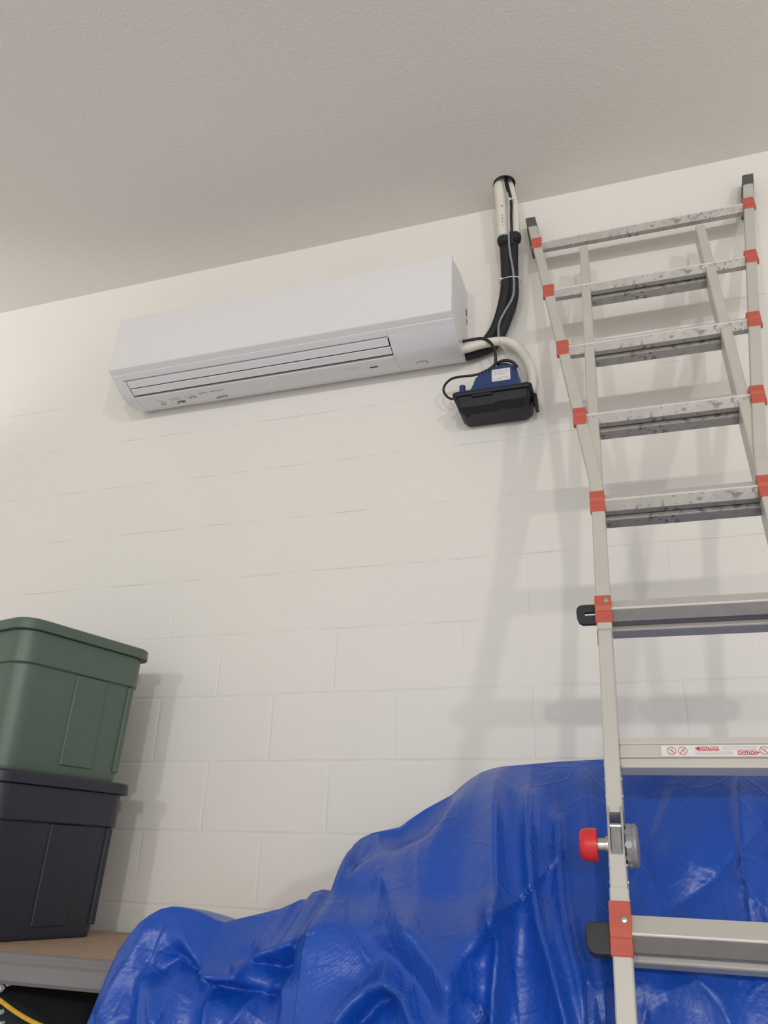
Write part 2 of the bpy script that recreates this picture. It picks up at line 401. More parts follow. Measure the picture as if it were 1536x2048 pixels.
# faint emblem on the panel
bm = NB()
p0 = at(519, 659, -.2462); p1 = at(549, 653, -.2462)
wl = (p1.x-p0.x)
box(bm, (p0.x, -.2457, p0.z-.006), (p0.x+.004, -.2450, p0.z+.010)); box(bm, (p0.x-.004, -.2457, p0.z+.007), (p0.x+.009, -.2450, p0.z+.010))
for k in range(4):
    xx = p0.x+.013+k*(wl-.013)/4
    box(bm, (xx, -.2457, p0.z-.003), (xx+.002, -.2450, p0.z+.007)); box(bm, (xx, -.2457, p0.z+.005), (xx+.007, -.2450, p0.z+.007))
obj('brand_mark', bm, M_printf, ac)
# dark knock-out slot on the right side cheek
bm = NB(); box(bm, (X1-.002, -.030, ZF+1.93), (X1+.0012, -.012, ZF+1.955)); box(bm, (X1-.002, -.022, ZF+1.895), (X1+.0012, -.012, ZF+1.915)); obj('side_slot', bm, M_groove, ac)

# ------------------------------------------------------------------ ceiling sleeve and line set
bm = NB()
for k in range(32):
    a, b2 = 2*math.pi*k/32, 2*math.pi*(k+1)/32
    for (ra, rb, za, zb) in ((.0395, .0365, ZC-.003, ZC-.003), (.0365, .0365, ZC-.003, ZC+.16), (.0395, .0395, ZC-.003, ZC+.16), (.0395, .0365, ZC+.16, ZC+.16)):
        P = lambda r, t, z: bm.verts.new((hole_c.x+r*math.cos(t), hole_c.y+r*math.sin(t), z))
        bm.faces.new((P(ra, a, za), P(ra, b2, za), P(rb, b2, zb), P(rb, a, zb)))
bmesh.ops.remove_doubles(bm, verts=bm.verts, dist=1e-5)
obj('pipe_sleeve', bm, M_sleeve, label='black round pipe sleeve set in the ceiling above the pipes', cat='sleeve')
def A3(l): return [at(x, y, Y) for x, y, Y in l]
lines = empty('refrigerant_line_set', at(1010, 480, -.07), 'insulated refrigerant pipes, white above and black foam below, beside the air conditioner', 'pipe')
def up_to(p, x, y): return [Vector((x, y, ZC+.10)), Vector((x, y, ZC-.02))]
bm = NB()
tube(bm, [Vector((1.195, -.110, ZC+.12)), Vector((1.195, -.110, ZC))]+A3([(1003, 420, -.100), (1005, 455, -.092), (1007, 474, -.088)]), .0205, 20)
w1 = obj('white_insulation', bm, M_whose, lines, smooth=True)
bm = NB()
tube(bm, [Vector((1.233, -.100, ZC+.12)), Vector((1.233, -.100, ZC))]+A3([(1029, 410, -.092), (1031, 450, -.080), (1031, 468, -.078)]), [.0125, .0125, .0135, .015, .016], 18)
obj('white_insulation', bm, M_whose, lines, smooth=True)
# print on the white insulation
for px, py, s in ((1004, 411, .0035), (1004.5, 430, .002), (1004.5, 436, .0026), (1005, 442, .002), (1005.3, 449, .0015)):
    p = at(px, py, -.1225); bm = NB(); box(bm, (p.x-s/2, p.y-.0012, p.z-s/2), (p.x+s/2, p.y+.004, p.z+s/2))
    obj('tiny_print', bm, M_print, w1)
f1 = [(1010, 470, -.075), (1012, 510, -.072), (1013, 560, -.066), (1008, 600, -.055), (997, 640, -.045), (984, 668, -.036), (966, 688, -.032), (945, 700, -.034), (926, 706, -.04)]
f2 = [(1027, 468, -.070), (1026, 510, -.066), (1027, 560, -.062), (1027, 595, -.052), (1015, 636, -.044), (1000, 672, -.036), (984, 694, -.030), (955, 708, -.030), (928, 715, -.04)]
bm = NB(); tube(bm, A3(f1), [.0235, .0205, .0195, .019, .018, .018, .017, .016, .015], 18); obj('black_foam_sleeve', bm, M_foam, lines, smooth=True)
bm = NB(); tube(bm, A3(f2), [.0190, .0180, .0175, .0175, .0175, .017, .016, .014, .013], 18); obj('black_foam_sleeve', bm, M_foam, lines, smooth=True)
# ragged foam collar at the top
bm = NB()
p = at(1009, 480, -.088); disc(bm, p, (.10, -.15, 1), 0, 0, 20, prof=[(.0205, -.022), (.0250, -.010), (.0265, .000), (.0235, .006)])
p = at(1029, 472, -.080); disc(bm, p, (-.12, -.1, 1), 0, 0, 20, prof=[(.0185, -.026), (.0225, -.012), (.0225, .000), (.0175, .007)])
obj('foam_collar', bm, M_foam, lines, smooth=True)
# zip ties round the bundle
def tie(cpx, Y, rx, ry, tilt, name='zip_tie', r=.0016, group='white zip ties on the pipes', label=''):
    c = at(cpx[0], cpx[1], Y); pts = []
    for k in range(29):
        a = 2*math.pi*k/28; pts.append(c+Vector((rx*math.cos(a), ry*math.sin(a), tilt*rx*math.cos(a)-.25*ry*math.sin(a)*0)))
    bm = NB(); tube(bm, pts, r, 6, smooth=False)
    h = c+Vector((-rx*.75, -ry*.75, -tilt*rx*.75)); box(bm, (h.x-.004, h.y-.004, h.z-.003), (h.x+.004, h.y+.002, h.z+.004))
    obj(name, bm, M_tie, label=label, cat='zip tie')
tie((1021, 562, ), -.064, .0395, .0225, -.05, label='white zip tie strapped round the black foam pipes')
c = at(1023, 399, -.122); bm = NB(); box(bm, (c.x-.008, c.y-.003, c.z-.003), (c.x+.009, c.y+.004, c.z+.0035)); box(bm, (c.x-.008, c.y-.006, c.z-.005), (c.x-.001, c.y+.002, c.z+.005))
obj('zip_tie', bm, M_tie, label='small white zip tie round the cable just below the ceiling hole', cat='zip tie')
# control cable and clear tube out of the ceiling
bm = NB(); tube(bm, [Vector((1.224, -.128, ZC+.10)), Vector((1.224, -.128, ZC))]+A3([(1022, 400, -.121), (1022.5, 435, -.114), (1023.5, 462, -.103), (1024, 490, -.088)]), .0048, 10)
obj('communication_cable', bm, M_cable, smooth=True, label='black cable running down from the ceiling hole between white pipes', cat='cable')
bm = NB()
tube(bm, [Vector((1.209, -.128, ZC+.10)), Vector((1.211, -.130, ZC))]+A3([(1016, 400, -.125), (1017, 440, -.122), (1018, 480, -.108), (1020, 505, -.098), (1026, 540, -.092), (1028, 570, -.088), (1025, 595, -.080), (1010, 622, -.076),
     (999, 645, -.072), (997, 668, -.070), (1003, 690, -.066), (1016, 708, -.060), (1032, 724, -.060), (1041, 742, -.060), (1044, 762, -.060)]), .0040, 10)
obj('discharge_tube', bm, M_clear, smooth=True, label='clear vinyl tube running down the black pipes into the blue pump', cat='tube')
bm = NB(); tube(bm, A3([(1008, 712, -.05), (1024, 720, -.052), (1038, 736, -.052), (1047, 752, -.052), (1051, 764, -.052)]), .0042, 10)
obj('vent_tube', bm, M_clear, smooth=True, label='short clear tube arching above the right end of pump', cat='tube')
bm = NB()
tube(bm, A3([(922, 700, -.075), (940, 695, -.075), (965, 688, -.070), (992, 683, -.060), (1015, 684, -.050), (1036, 695, -.040), (1052, 716, -.034), (1062, 742, -.030), (1064, 768, -.026), (1058, 792, -.030)]), [.0155]*5+[.0165, .0165, .0155, .015, .014], 20)
obj('drain_hose', bm, M_whose, smooth=True, label='white drain hose curving from the air conditioner down behind the pump', cat='hose')
bm = NB()
tube(bm, A3([(924, 683, -.085), (945, 679, -.085), (965, 677, -.086), (978, 683, -.088), (987, 695, -.090), (991, 712, -.088), (990, 728, -.080), (984, 736, -.075)]), .0052, 10)
obj('float_switch_cable', bm, M_cable, smooth=True, label='black cable looping from the air conditioner over the drain hose', cat='cable')
bm = NB()
tube(bm, A3([(986, 733, -.07), (995, 726, -.07), (1010, 721, -.07), (1024, 724, -.066), (1035, 734, -.06)]), .0052, 10)
tube(bm, A3([(994, 731, -.06), (1010, 728, -.06), (1024, 732, -.058), (1032, 738, -.055)]), .0042, 10)
obj('cable_coil', bm, M_cable, smooth=True, label='black cable coiled on top of the blue pump', cat='cable')
bm = NB()
tube(bm, A3([(984, 734, -.075), (970, 743, -.080), (950, 750, -.085), (925, 753, -.086), (905, 757, -.080), (892, 767, -.070), (887, 780, -.062), (893, 792, -.060), (903, 798, -.062), (912, 796, -.068)]), .0042, 10)
obj('power_cord', bm, M_cable, smooth=True, label='black cord bulging out round the left end of pump', cat='cord')

# ------------------------------------------------------------------ condensate pump
pump = empty('condensate_pump', at(990, 840, -.06), 'blue and black condensate pump on the wall under the pipes', 'pump')
YF = -.125
pl, pr = at(910, 793, YF), at(1058, 770, YF)
zr = (pl.z+pr.z)/2-.003                                     # rim height
print('PUMP', pl, pr)
px0, px1 = pl.x, pr.x
# reservoir: rounded tub, tapering downwards, with a stepped front
def ringz(x0, x1, y0, y1, z, r=.012):
    return [Vector(((x0+x1)/2+a, (y0+y1)/2+b, z)) for a, b in rrect(x1-x0, y1-y0, r, 4)]
hb = .040
bm = NB()
loft(bm, [ringz(px0+.020, px1-.020, YF+.034, -.012, zr-hb-.014), ringz(px0+.006, px1-.006, YF+.008, -.006, zr-hb), ringz(px0+.001, px1-.001, YF+.001, -.004, zr-.004), ringz(px0, px1, YF, -.003, zr)])
obj('reservoir', bm, M_pump, pump, bevel=.0015)
bm = NB()
loft(bm, [ringz(px0-.007, px1+.007, YF-.008, -.002, zr-.004), ringz(px0-.009, px1+.009, YF-.010, -.002, zr+.003), ringz(px0-.009, px1+.009, YF-.010, -.002, zr+.010)])
obj('rim', bm, M_pump, pump, bevel=.002)
bm = NB(); xm = px0+(px1-px0)*.53                               # raised front belly on the right half
loft(bm, [ringz(xm+.010, px1-.022, YF+.026, -.02, zr-hb-.017, .004), ringz(xm, px1-.012, YF-.002, -.02, zr-hb-.002, .004), ringz(xm, px1-.012, YF+.005, -.02, zr-hb+.005, .003)])
obj('front_step', bm, M_pump, pump, bevel=.001)
bm = NB(); box(bm, (px0+.055, YF-.006, zr-.012), (px0+.125, YF+.004, zr-.002)); obj('latch', bm, M_pump, pump, bevel=.002)
for sx in (px1+.004,):                              # hanging lugs
    bm = NB(); loft(bm, [[Vector(p) for p in ((sx, -.075, zr+.004), (sx+.012, -.075, zr+.004), (sx+.012, -.035, zr+.004), (sx, -.035, zr+.004))],
                         [Vector(p) for p in ((sx+.004, -.070, zr-.050), (sx+.014, -.070, zr-.050), (sx+.014, -.040, zr-.050), (sx+.004, -.040, zr-.050))]])
    obj('mounting_lug', bm, M_pump, pump, bevel=.002)
for fx, fy in ((px0+.034, YF+.046), (px1-.034, YF+.046)):
    bm = NB(); disc(bm, (fx, fy, zr-hb-.018), (0, 0, 1), .006, .006, 14); obj('foot', bm, M_pump, pump)
# blue lid with motor housing
bm = NB(); loft(bm, [ringz(px0-.004, px1+.004, YF-.004, -.004, zr+.009), ringz(px0-.002, px1+.002, YF-.002, -.004, zr+.018)])
lid = obj('lid', bm, M_bluep, pump, bevel=.003)
YM = YF+.010
def XZ(px, py): p = at(px, py, YM); return (p.x, p.z)
hz = [XZ(936, 790), XZ(945, 770), XZ(950, 757), XZ(962, 744), XZ(978, 735), XZ(1006, 728), XZ(1028, 730), XZ(1034, 738), XZ(1038, 780)]
hz[0] = (hz[0][0], zr+.012); hz[-1] = (hz[-1][0], zr+.012)
bm = NB(); loft(bm, [[Vector((x, y, z)) for x, z in hz] for y in (YM, -.03)])
mh = obj('motor_housing', bm, M_bluep, pump, bevel=.004)
for k, (x, y) in enumerate(((965, 745), (971, 742), (977, 740), (982, 739), (1027, 736), (1031, 737))):
    p = at(x, y, YM); bm = NB(); box(bm, (p.x-.0022, YM-.0012, p.z-.010), (p.x+.0022, YM+.006, p.z+.006)); obj('cooling_slot', bm, M_sleeve, mh)
bm = NB(); c0, c1 = at(984, 764, YM), at(1020, 735, YM)
loft(bm, [[Vector(((c0.x+c1.x)/2+a, y, (c0.z+c1.z)/2+b)) for a, b in rrect(c1.x-c0.x, c1.z-c0.z, .003, 4)] for y in (YM-.0008, YM+.002)])
lab = obj('rating_label', bm, M_paper, pump, label='white printed label')
bm = NB()
for r in range(8):
    z = c1.z-.006-r*.0052
    if r == 4: continue
    x = c0.x+.004
    while x < c1.x-.006:
        w = random.uniform(.0015, .006)
        if random.random() < .85: box(bm, (x, YM-.0013, z-.0009), (min(x+w, c1.x-.003), YM, z+.0009))
        x += w+.0012
obj('label_print', bm, M_printm, lab)
p = at(925, 780, -.085)
bm = NB(); disc(bm, (p.x, -.085, zr+.012), (0, 0, 1), 0, 0, 24, prof=[(.020, 0), (.020, .010), (.0125, .014), (.0125, .020), (.0105, .021), (.0105, .050)])
obj('inlet_spigot', bm, M_bluep, pump, smooth=False, bevel=.001)
for x in (1042, 1050):
    p = at(x, 762, -.06); bm = NB(); disc(bm, (p.x, -.06, zr+.014), (0, 0, 1), .007, .018, 16); obj('outlet_port', bm, M_bluep, pump)

# ------------------------------------------------------------------ ladder
SC = 1.03
O0 = Vector((1.6476, -.5867, .9018+ZF))
O0 = CAM+(O0-CAM)*SC
LD = Vector((0.00363693, 0.33509857, 0.94217606)).normalized()
LW = Vector((1, .00533, 0)); LW = (LW-LD*LW.dot(LD)).normalized()
LN = LD.cross(LW) if LD.cross(LW).y > 0 else LW.cross(LD)
H = .3048*SC
def LP(s, w, n): return O0+LD*((s-4)*H)+LW*w+LN*n
W0 = .1818
def hw(s):
    """half width to the middle of the outer rails; both ends flare"""
    def fl(t):                                    # smooth knee
        if t <= 0: return 0
        return .0411*(t*t/(2*.5)) if t < .5 else .0411*(t-.25)
    return W0+fl(s-3.95)+fl(-.95-s)
s_floor = 4+(0-O0.z)/LD.z/H
base = LP(s_floor, 0, 0)
lad = empty('extension_ladder', (base.x, base.y, 0), 'aluminium multi-position ladder with red brackets leaning against the block wall', 'ladder')
RW = .0150
def rail(s0, s1, w_of, n0, n1, halfw, name, m, side, step=.1, parent=None, ch=.0022):
    k = max(1, int(round((s1-s0)/step))); rings = []
    for i in range(k+1):
        s = s0+(s1-s0)*i/k; c = side*w_of(s)
        prof = [(-halfw+ch, n0), (halfw-ch, n0), (halfw, n0+ch), (halfw, n1), (-halfw, n1), (-halfw, n0+ch)]
        rings.append([LP(s, c+a, n) for a, n in prof])
    bm = NB(); loft(bm, rings); return obj(name, bm, m, parent or lad)
HS = 1.52                                          # hinge position
top_inner, bot_inner = 7.78, -3.6
for side in (-1, 1):
    rail(2.845, 8.50, hw, 0, .034, RW, 'outer_rail', M_aluc, side)
    rail(s_floor+.12, 1.22, hw, 0, .034, RW, 'outer_rail', M_aluc, side)
    rail(1.63, top_inner, lambda s: W0+.0005, .006, .066, .0138, 'inner_rail', M_aluc, side, 5)
    rail(-3.0, 1.425, lambda s: W0+.0005, .006, .066, .0138, 'inner_rail', M_aluc, side, 5)
def rung(s, poly, half, name='rung', m=M_rung):
    bm = NB(); prism(bm, poly, (LP(s, 0, 0), LD, LN, LW), -half, half)
    if name == 'outer_rung':                          # lit top and shaded lower faces set by material colour; upper rungs also scuffed
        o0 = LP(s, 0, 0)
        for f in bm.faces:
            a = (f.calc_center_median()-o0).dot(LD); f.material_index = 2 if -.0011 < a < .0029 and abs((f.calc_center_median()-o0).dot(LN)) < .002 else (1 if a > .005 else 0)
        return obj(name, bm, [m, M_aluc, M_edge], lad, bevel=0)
    return obj(name, bm, m, lad, bevel=.0012)
OUT = [(.034, .018), (.0030, .0010), (.0022, -.0014), (-.0002, -.0020), (-.0012, .0010), (-.021, .016), (-.021, .030), (-.017, .030), (-.017, .019), (-.001, .006), (.030, .021), (.030, .030), (.034, .030)]
INN = [(.026, .036), (.018, .036), (.017, .040), (.0135, .040), (.0125, .036), (-.005, .036), (-.006, .041), (-.010, .041), (-.011, .036), (-.028, .036), (-.030, .039), (-.030, .066), (.026, .066)]
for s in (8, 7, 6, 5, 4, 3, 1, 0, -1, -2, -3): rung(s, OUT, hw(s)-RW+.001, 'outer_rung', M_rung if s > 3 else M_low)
for s in (7, 6, 5, 4, 3, 1, 0, -1, -2): rung(s, INN, W0-.0135, 'inner_rung', M_rung if s > 3 else M_alu)
INN2 = [(.034, .0265), (.0225, .0265), (.0215, .0300), (.0195, .0300), (.0190, .0265), (-.0035, .0265), (-.0045, .0320), (-.0075, .0320), (-.0085, .0255), (-.0225, .0255), (-.0240, .0275), (-.0240, .058), (.034, .058)]
r2 = rung(2, INN2, W0-.0135, 'inner_rung', M_aluc)
# red rung brackets
def bracket(s, side, big=False):
    c = side*hw(s); hwid = .0165
    a0 = .040 if big else .027
    a0 = .048 if s == 1 else (.034 if big else .030)
    poly = [(a0, -.0045), (.006, -.0060), (-.005, -.0014), (-.0085, -.0035), (-.031, -.0035), (-.033, -.001), (-.033, .012), (a0, .012)]
    prismf = (LP(s, c, 0), LD, LN, LW)
    bm = NB(); prism(bm, poly, prismf, -hwid-.001, hwid)
    o = obj('rung_bracket', bm, M_red, lad, bevel=.002, label='red plastic bracket')
    if big:
        bm = NB(); disc(bm, LP(s, c+.006, -.0052)+LD*.019, -LN, 0, 0, 20, prof=[(.0058, 0), (.0058, .001), (.0045, .0028), (.0015, .0034)])
        obj('rivet', bm, M_chrome, o, smooth=False)
for side in (-1, 1):
    for s in (8, 7, 6, 5, 4, 0, -1, -2, -3): bracket(s, side)
    for s in (3, 1): bracket(s, side, True)
# lock tabs
def lock(s, side):
    c = side*(hw(s)+RW)
    out = [(0, .018), (.028, .018), (.036, .016), (.0405, .009), (.0415, 0), (.040, -.016), (.036, -.026), (.028, -.031), (0, -.031)]+([(0, -.010), (.024, -.010), (.024, -.001), (0, -.001)] if s == 3 else [])
    bm = NB()
    def pr(poly):
        loft(bm, [[LP(s, c+side*a, n)+LD*b for a, b in poly] for n in ((.004, .014) if s == 3 else (.002, .030))])
    pr(out)
    o = obj('lock_tab', bm, M_black, lad, bevel=.0018 if s == 3 else .004, label='black plastic lock tab')
    bm = NB(); loft(bm, [[LP(s, side*(hw(s)+a), n)+LD*b for a, b in ((.004, -.04), (RW+.001, -.045), (RW+.0005, -.078), (.010, -.092), (.004, -.088))] for n in (.010, .034)])
    obj('lock_pawl', bm, M_black, o, bevel=.001)
for side in (-1, 1):
    lock(3, side); lock(1, side)
# end caps at the top, feet at the bottom
for side in (-1, 1):
    def capring(s, n0, n1, g=.0025): c = side*hw(s); return [LP(s, c+a, n) for a, n in ((-RW-g, n0), (RW+g, n0), (RW+g, n1), (-RW-g, n1))]
    bm = NB(); loft(bm, [capring(8.40, -.003, .040), capring(8.60, -.003, .040)])
    o = obj('end_cap', bm, M_cap, lad, bevel=.003, label='dark grey rubber end cap')
    bm = NB(); yy = lambda s: (-.001-LP(s, 0, 0).y)/LN.y           # back of the pad lies flat against the wall
    loft(bm, [capring(8.14, .038, .050, .003), capring(8.22, .036, yy(8.22), .004), capring(8.60, .036, yy(8.60), .004)])
    obj('wall_pad', bm, M_cap, o, bevel=.003)
    def footring(s, n0, n1, g=.004): c = side*hw(s); return [LP(s, c+a, n) for a, n in ((-RW-g, n0), (RW+g, n0), (RW+g, n1), (-RW-g, n1))]
    bm = NB(); r = footring(s_floor+.3, -.006, .042)
    bot = [Vector((v.x, v.y-.03, 0)) + Vector((0, 0, 0)) for v in footring(s_floor+.1, -.012, .060)]
    loft(bm, [bot, r]); obj('rubber_foot', bm, M_cap, lad, bevel=.003)
# hinge: two side plates, pin, disc, red knob
for side in (-1, 1):
    c = side*W0
    for dw in (-.0115, .0115):
        bm = NB(); loft(bm, [[LP(s, c+dw+a, n) for a, n in ((-.0022, .002), (.0022, .002), (.0022, .055), (-.0022, .055))] for s in (1.40, 1.66)])
        obj('hinge_plate', bm, M_chrome, lad, bevel=.0008)
    bm = NB(); loft(bm, [[LP(s, c+a, n) for a, n in ((-.0085, .004), (.0085, .004), (.0085, .045), (-.0085, .045))] for s in (1.40, 1.545)])
    obj('hinge_block', bm, M_hinge, lad, bevel=.001)
    bm = NB(); tube(bm, [LP(1.56, c-.0115, .012), LP(1.56, c+.0115, .012)], .005, 12, smooth=False); obj('hinge_pin', bm, M_chrome, lad)
    hc = LP(1.475, c, .030)
    bm = NB(); disc(bm, hc+LW*(-side*.0145), LW*(-side), 0, 0, 40, prof=[(.030, 0), (.034, .002), (.034, .010), (.036, .013), (.036, .017), (.031, .021), (.010, .022)])
    hd = obj('hinge_disc', bm, M_hinge, lad, bevel=.001)
    for k in range(10):
        a = 2*math.pi*k/10
        bm = NB(); disc(bm, hc+LW*(-side*.020)+(LD*math.cos(a)+LN*math.sin(a))*.0315, LD*math.cos(a)+LN*math.sin(a), .0062, .004, 12)
        obj('hinge_lobe', bm, M_hinge, hd)
    bm = NB(); disc(bm, hc+LW*(side*.0145), LW*side, 0, 0, 24, prof=[(.0150, 0), (.0150, .004), (.0115, .005), (.0115, .028)])
    obj('knob_shaft', bm, M_chrome, lad)
    bm = NB(); disc(bm, hc+LW*(side*.033), LW*side, 0, 0, 32, prof=[(.018, -.001), (.0268, 0), (.0278, .004), (.0272, .018), (.0255, .026), (.021, .030), (.010, .031)])
    obj('hinge_knob', bm, M_knob, lad, smooth=False, bevel=.001, label='round red hinge knob')
    for s in (1.93, 1.84, 1.74, 1.36, 1.27, 1.18, 1.10):
        for dd in (1, -1):
            bm = NB(); disc(bm, LP(s, c+dd*.0138, .020), LW*dd, 0, 0, 10, prof=[(.0038, 0), (.003, .0018), (.001, .0025)])
            obj('rivet', bm, M_chrome, lad)
# warning sticker on the bare rung
n_f = .0255
def ST(x, a, n=n_f): return LP(2, x, n)+LD*(a if n == n_f or n == n_f+.0015 else a+.0018)
bm = NB(); xs0, xs1 = -.095, .098
loft(bm, [[ST(x, a, n) for x, a in ((xs0, -.0030), (xs1, -.0030), (xs1, .0185), (xs0, .0185))] for n in (n_f, n_f+.0015)])
stk = obj('warning_sticker', bm, M_paper, r2, label='white and red caution sticker')
def flat(bmx, pts, n=n_f-.0004):
    loft(bmx, [[ST(x, a, nn) for x, a in pts] for nn in (n, n+.0006)])
def circ(cx, ca, r=.0080, t=.0010):
    global bmr
    for k in range(24):
        a, b = 2*math.pi*k/24, 2*math.pi*(k+1)/24
        flat(bmr, [(cx+r*math.cos(a), ca+r*math.sin(a)), (cx+r*math.cos(b), ca+r*math.sin(b)), (cx+(r-t)*math.cos(b), ca+(r-t)*math.sin(b)), (cx+(r-t)*math.cos(a), ca+(r-t)*math.sin(a))])
def stroke(bmx, x0, a0, x1, a1, w=.0009, n=n_f-.0004):
    d = Vector((x1-x0, a1-a0)).normalized(); p = Vector((-d.y, d.x))*w/2
    flat(bmx, [(x0+p.x, a0+p.y), (x1+p.x, a1+p.y), (x1-p.x, a1-p.y), (x0-p.x, a0-p.y)], n)
bmk = NB()
for cx in (-.077, -.058, .078):
    bmr = NB(); circ(cx, .006); stroke(bmr, cx-.0052, .0112, cx+.0052, .0008) if cx != -.058 else stroke(bmr, cx+.0052, .0112, cx-.0052, .0008)
    stroke(bmk, cx-.004, .0, cx+.001, .011, .0008, n_f-.0002); stroke(bmk, cx+.004, .0, cx+.001, .011, .0008, n_f-.0002)
    stroke(bmk, cx-.003, .009, cx+.003, .004, .0010, n_f-.0002)
    obj('no_climb_symbol', bmr, M_redink, stk)
bmr = NB(); flat(bmr, [(-.037, .0100), (-.031, .0138), (.004, .0138), (.004, .0062), (-.031, .0062)])
obj('caution_arrow', bmr, M_redink, stk); bmr = NB()
flat(bmr, [(.070, .0020), (.064, .0058), (.034, .0058), (.034, -.0018), (.064, -.0018)])
obj('caution_arrow', bmr, M_redink, stk)
for (x0, x1, a) in ((-.037, .026, .0040), (-.037, .026, .0015), (-.037, .026, -.001), (.010, .066, .0138), (.010, .066, .0112), (.010, .066, .0086)):
    x = x0
    while x < x1:
        w = random.uniform(.0015, .005); stroke(bmk, x, a, min(x+w, x1), a, .0009, n_f-.0002); x += w+.0012
obj('warning_print', bmk, M_printm, stk)
def text(s, size, cx, ca, rot, m, parent, name):
    cu = bpy.data.curves.new('t', 'FONT'); cu.body = s; cu.size = size; cu.align_x = 'CENTER'; cu.align_y = 'CENTER'; cu.extrude = .0003; cu.offset = .0002
    o = bpy.data.objects.new('t', cu); COL.objects.link(o); bpy.context.view_layer.update()
    me = bpy.data.meshes.new_from_object(o.evaluated_get(bpy.context.evaluated_depsgraph_get())); bpy.data.objects.remove(o)
    bm = NB(); bm.from_mesh(me)
    Rm = Matrix.Rotation(rot, 4, 'Z')
    for v in bm.verts:
        q = Rm @ v.co; v.co = ST(cx+q.x, ca+q.y, n_f-.0010-q.z)
    return obj(name, bm, m, parent)
text('CAUTION', .0072, -.0125, .0100, 0, M_paper, stk, 'caution_lettering')
text('CAUTION', .0072, .0490, .0020, math.pi, M_paper, stk, 'caution_lettering')

# ------------------------------------------------------------------ shelf and totes
ZS = ZF-.0755
shelf = empty('storage_shelf', (-.5, -.36, 0), 'grey steel storage shelf with tan board under the two totes', 'shelf')
bm = NB(); box(bm, (-1.55, -.672, ZS-.014), (.56, -.04, ZS)); obj('shelf_board', bm, M_board, shelf)
bm = NB()
loft(bm, [[Vector((x, y, z)) for y, z in ((-.682, ZS-.002), (-.676, ZS+.003), (-.668, ZS+.002), (-.668, ZS-.016), (-.674, ZS-.018), (-.680, ZS-.024), (-.682, ZS-.046), (-.676, ZS-.052), (-.660, ZS-.052), (-.660, ZS-.058), (-.682, ZS-.058), (-.688, ZS-.050), (-.688, ZS-.022), (-.680, ZS-.014))] for x in (-1.55, .56)])
obj('front_beam', bm, M_steel, shelf, bevel=.0015)
bm = NB(); box(bm, (-1.55, -.05, ZS-.075), (.56, -.03, ZS-.001)); obj('rear_beam', bm, M_steel, shelf, bevel=.0015)
for x in (-1.57, .57):
    for y in (-.68, -.045):
        bm = NB(); box(bm, (x-.02, y-.02, 0), (x+.02, y+.02, ZS+(.0 if x > 0 else .9))); obj('post', bm, M_steel, shelf, bevel=.002)
bm = NB(); box(bm, (-1.55, -.67, .55), (.55, -.04, .565)); obj('lower_board', bm, M_board, shelf)
bm = NB(); box(bm, (-1.55, -.685, .50), (.55, -.67, .57)); obj('lower_beam', bm, M_steel, shelf, bevel=.002)

def tote(corner_far, corner_near, z0, hgt, m, label, name='storage_tote', w=.60):
    """corner_far/near: x,y of the right side's two lid corners (far = by the wall)"""
    f, n = Vector(corner_far), Vector(corner_near)
    dv = (f-n); L = dv.length; dv.normalize()          # along the short side, towards the wall
    lv = Vector((-dv.y, dv.x))                            # to the left
    ctr = (f+n)/2+lv*(w/2)
    t = empty(name, (ctr.x, ctr.y, z0), label, 'storage tote', None)
    def ring(a, b, r, z, nseg=8): return [Vector((ctr.x+lv.x*-u+dv.x*v, ctr.y+lv.y*-u+dv.y*v, z)) for u, v in rrect(a, b, r, nseg)]
    a, b = w, L
    A, B = a-.026, b-.026                                 # body at the rim
    zt = z0+hgt
    bm = NB()
    zz = [(0, .048, .052), (.015, .040, .055), (hgt-.120, .018, .058), (hgt-.117, .002, .060), (hgt-.030, .0, .060)]
    loft(bm, [ring(A-i, B-i, r, z0+z) for z, i, r in zz])
    bo = obj('body', bm, m, t, bevel=.0025)
    # moulded vertical steps (raised ribs) on the sides
    for k, (u, wd) in enumerate(((-.30*B, .16*B), (.06*B, .30*B), (.38*B, .05*B))): pass
    def side_panel(v0, v1, push):
        # a raised panel lying on the right side face
        rings = []
        for z, i in ((.03, .038), (hgt-.121, .018)):
            u = (A-i)/2
            sh = 1-i*.9
            rings.append([ctr.to_3d()+Vector((lv.x*-(u+e)+dv.x*v*sh, lv.y*-(u+e)+dv.y*v*sh, z0+z-ctr.to_3d().z)) for e, v in ((-.01, v0), (push, v0+.004), (push, v1-.004), (-.01, v1))])
        bm = NB(); loft(bm, rings); return obj('moulded_panel', bm, m, t, bevel=.002)
    side_panel(-.06*B, .20*B, .0045); side_panel(.375*B, .43*B, .0045)
    def front_panel(u0, u1, push):
        rings = []
        for z, i in ((.03, .038), (hgt-.121, .018)):
            v = -(B-i)/2
            rings.append([Vector((ctr.x+lv.x*-u+dv.x*(v-e), ctr.y+lv.y*-u+dv.y*(v-e), z0+z)) for e, u in ((-.01, u0), (push, u0+.004), (push, u1-.004), (-.01, u1))])
        bm = NB(); loft(bm, rings); obj('moulded_panel', bm, m, t, bevel=.002)
    front_panel(-.10, .10, .0045)
    bm = NB()
    loft(bm, [ring(a, b, .058, zt-.030), ring(a, b, .060, zt-.004), ring(a-.008, b-.008, .056, zt), ring(a-.05, b-.05, .05, zt), ring(a-.06, b-.06, .05, zt-.006)])
    obj('lid', bm, m, t, bevel=.0015)
    return t
tote((.083, -.185), (-.032, -.635), ZS+.395, .395, M_green, 'green plastic tote with lid stacked on top of the black tote')
tote((.085, -.185), (-.020, -.640), ZS+.001, .394, M_tote, 'black plastic tote on the shelf beneath the green tote')

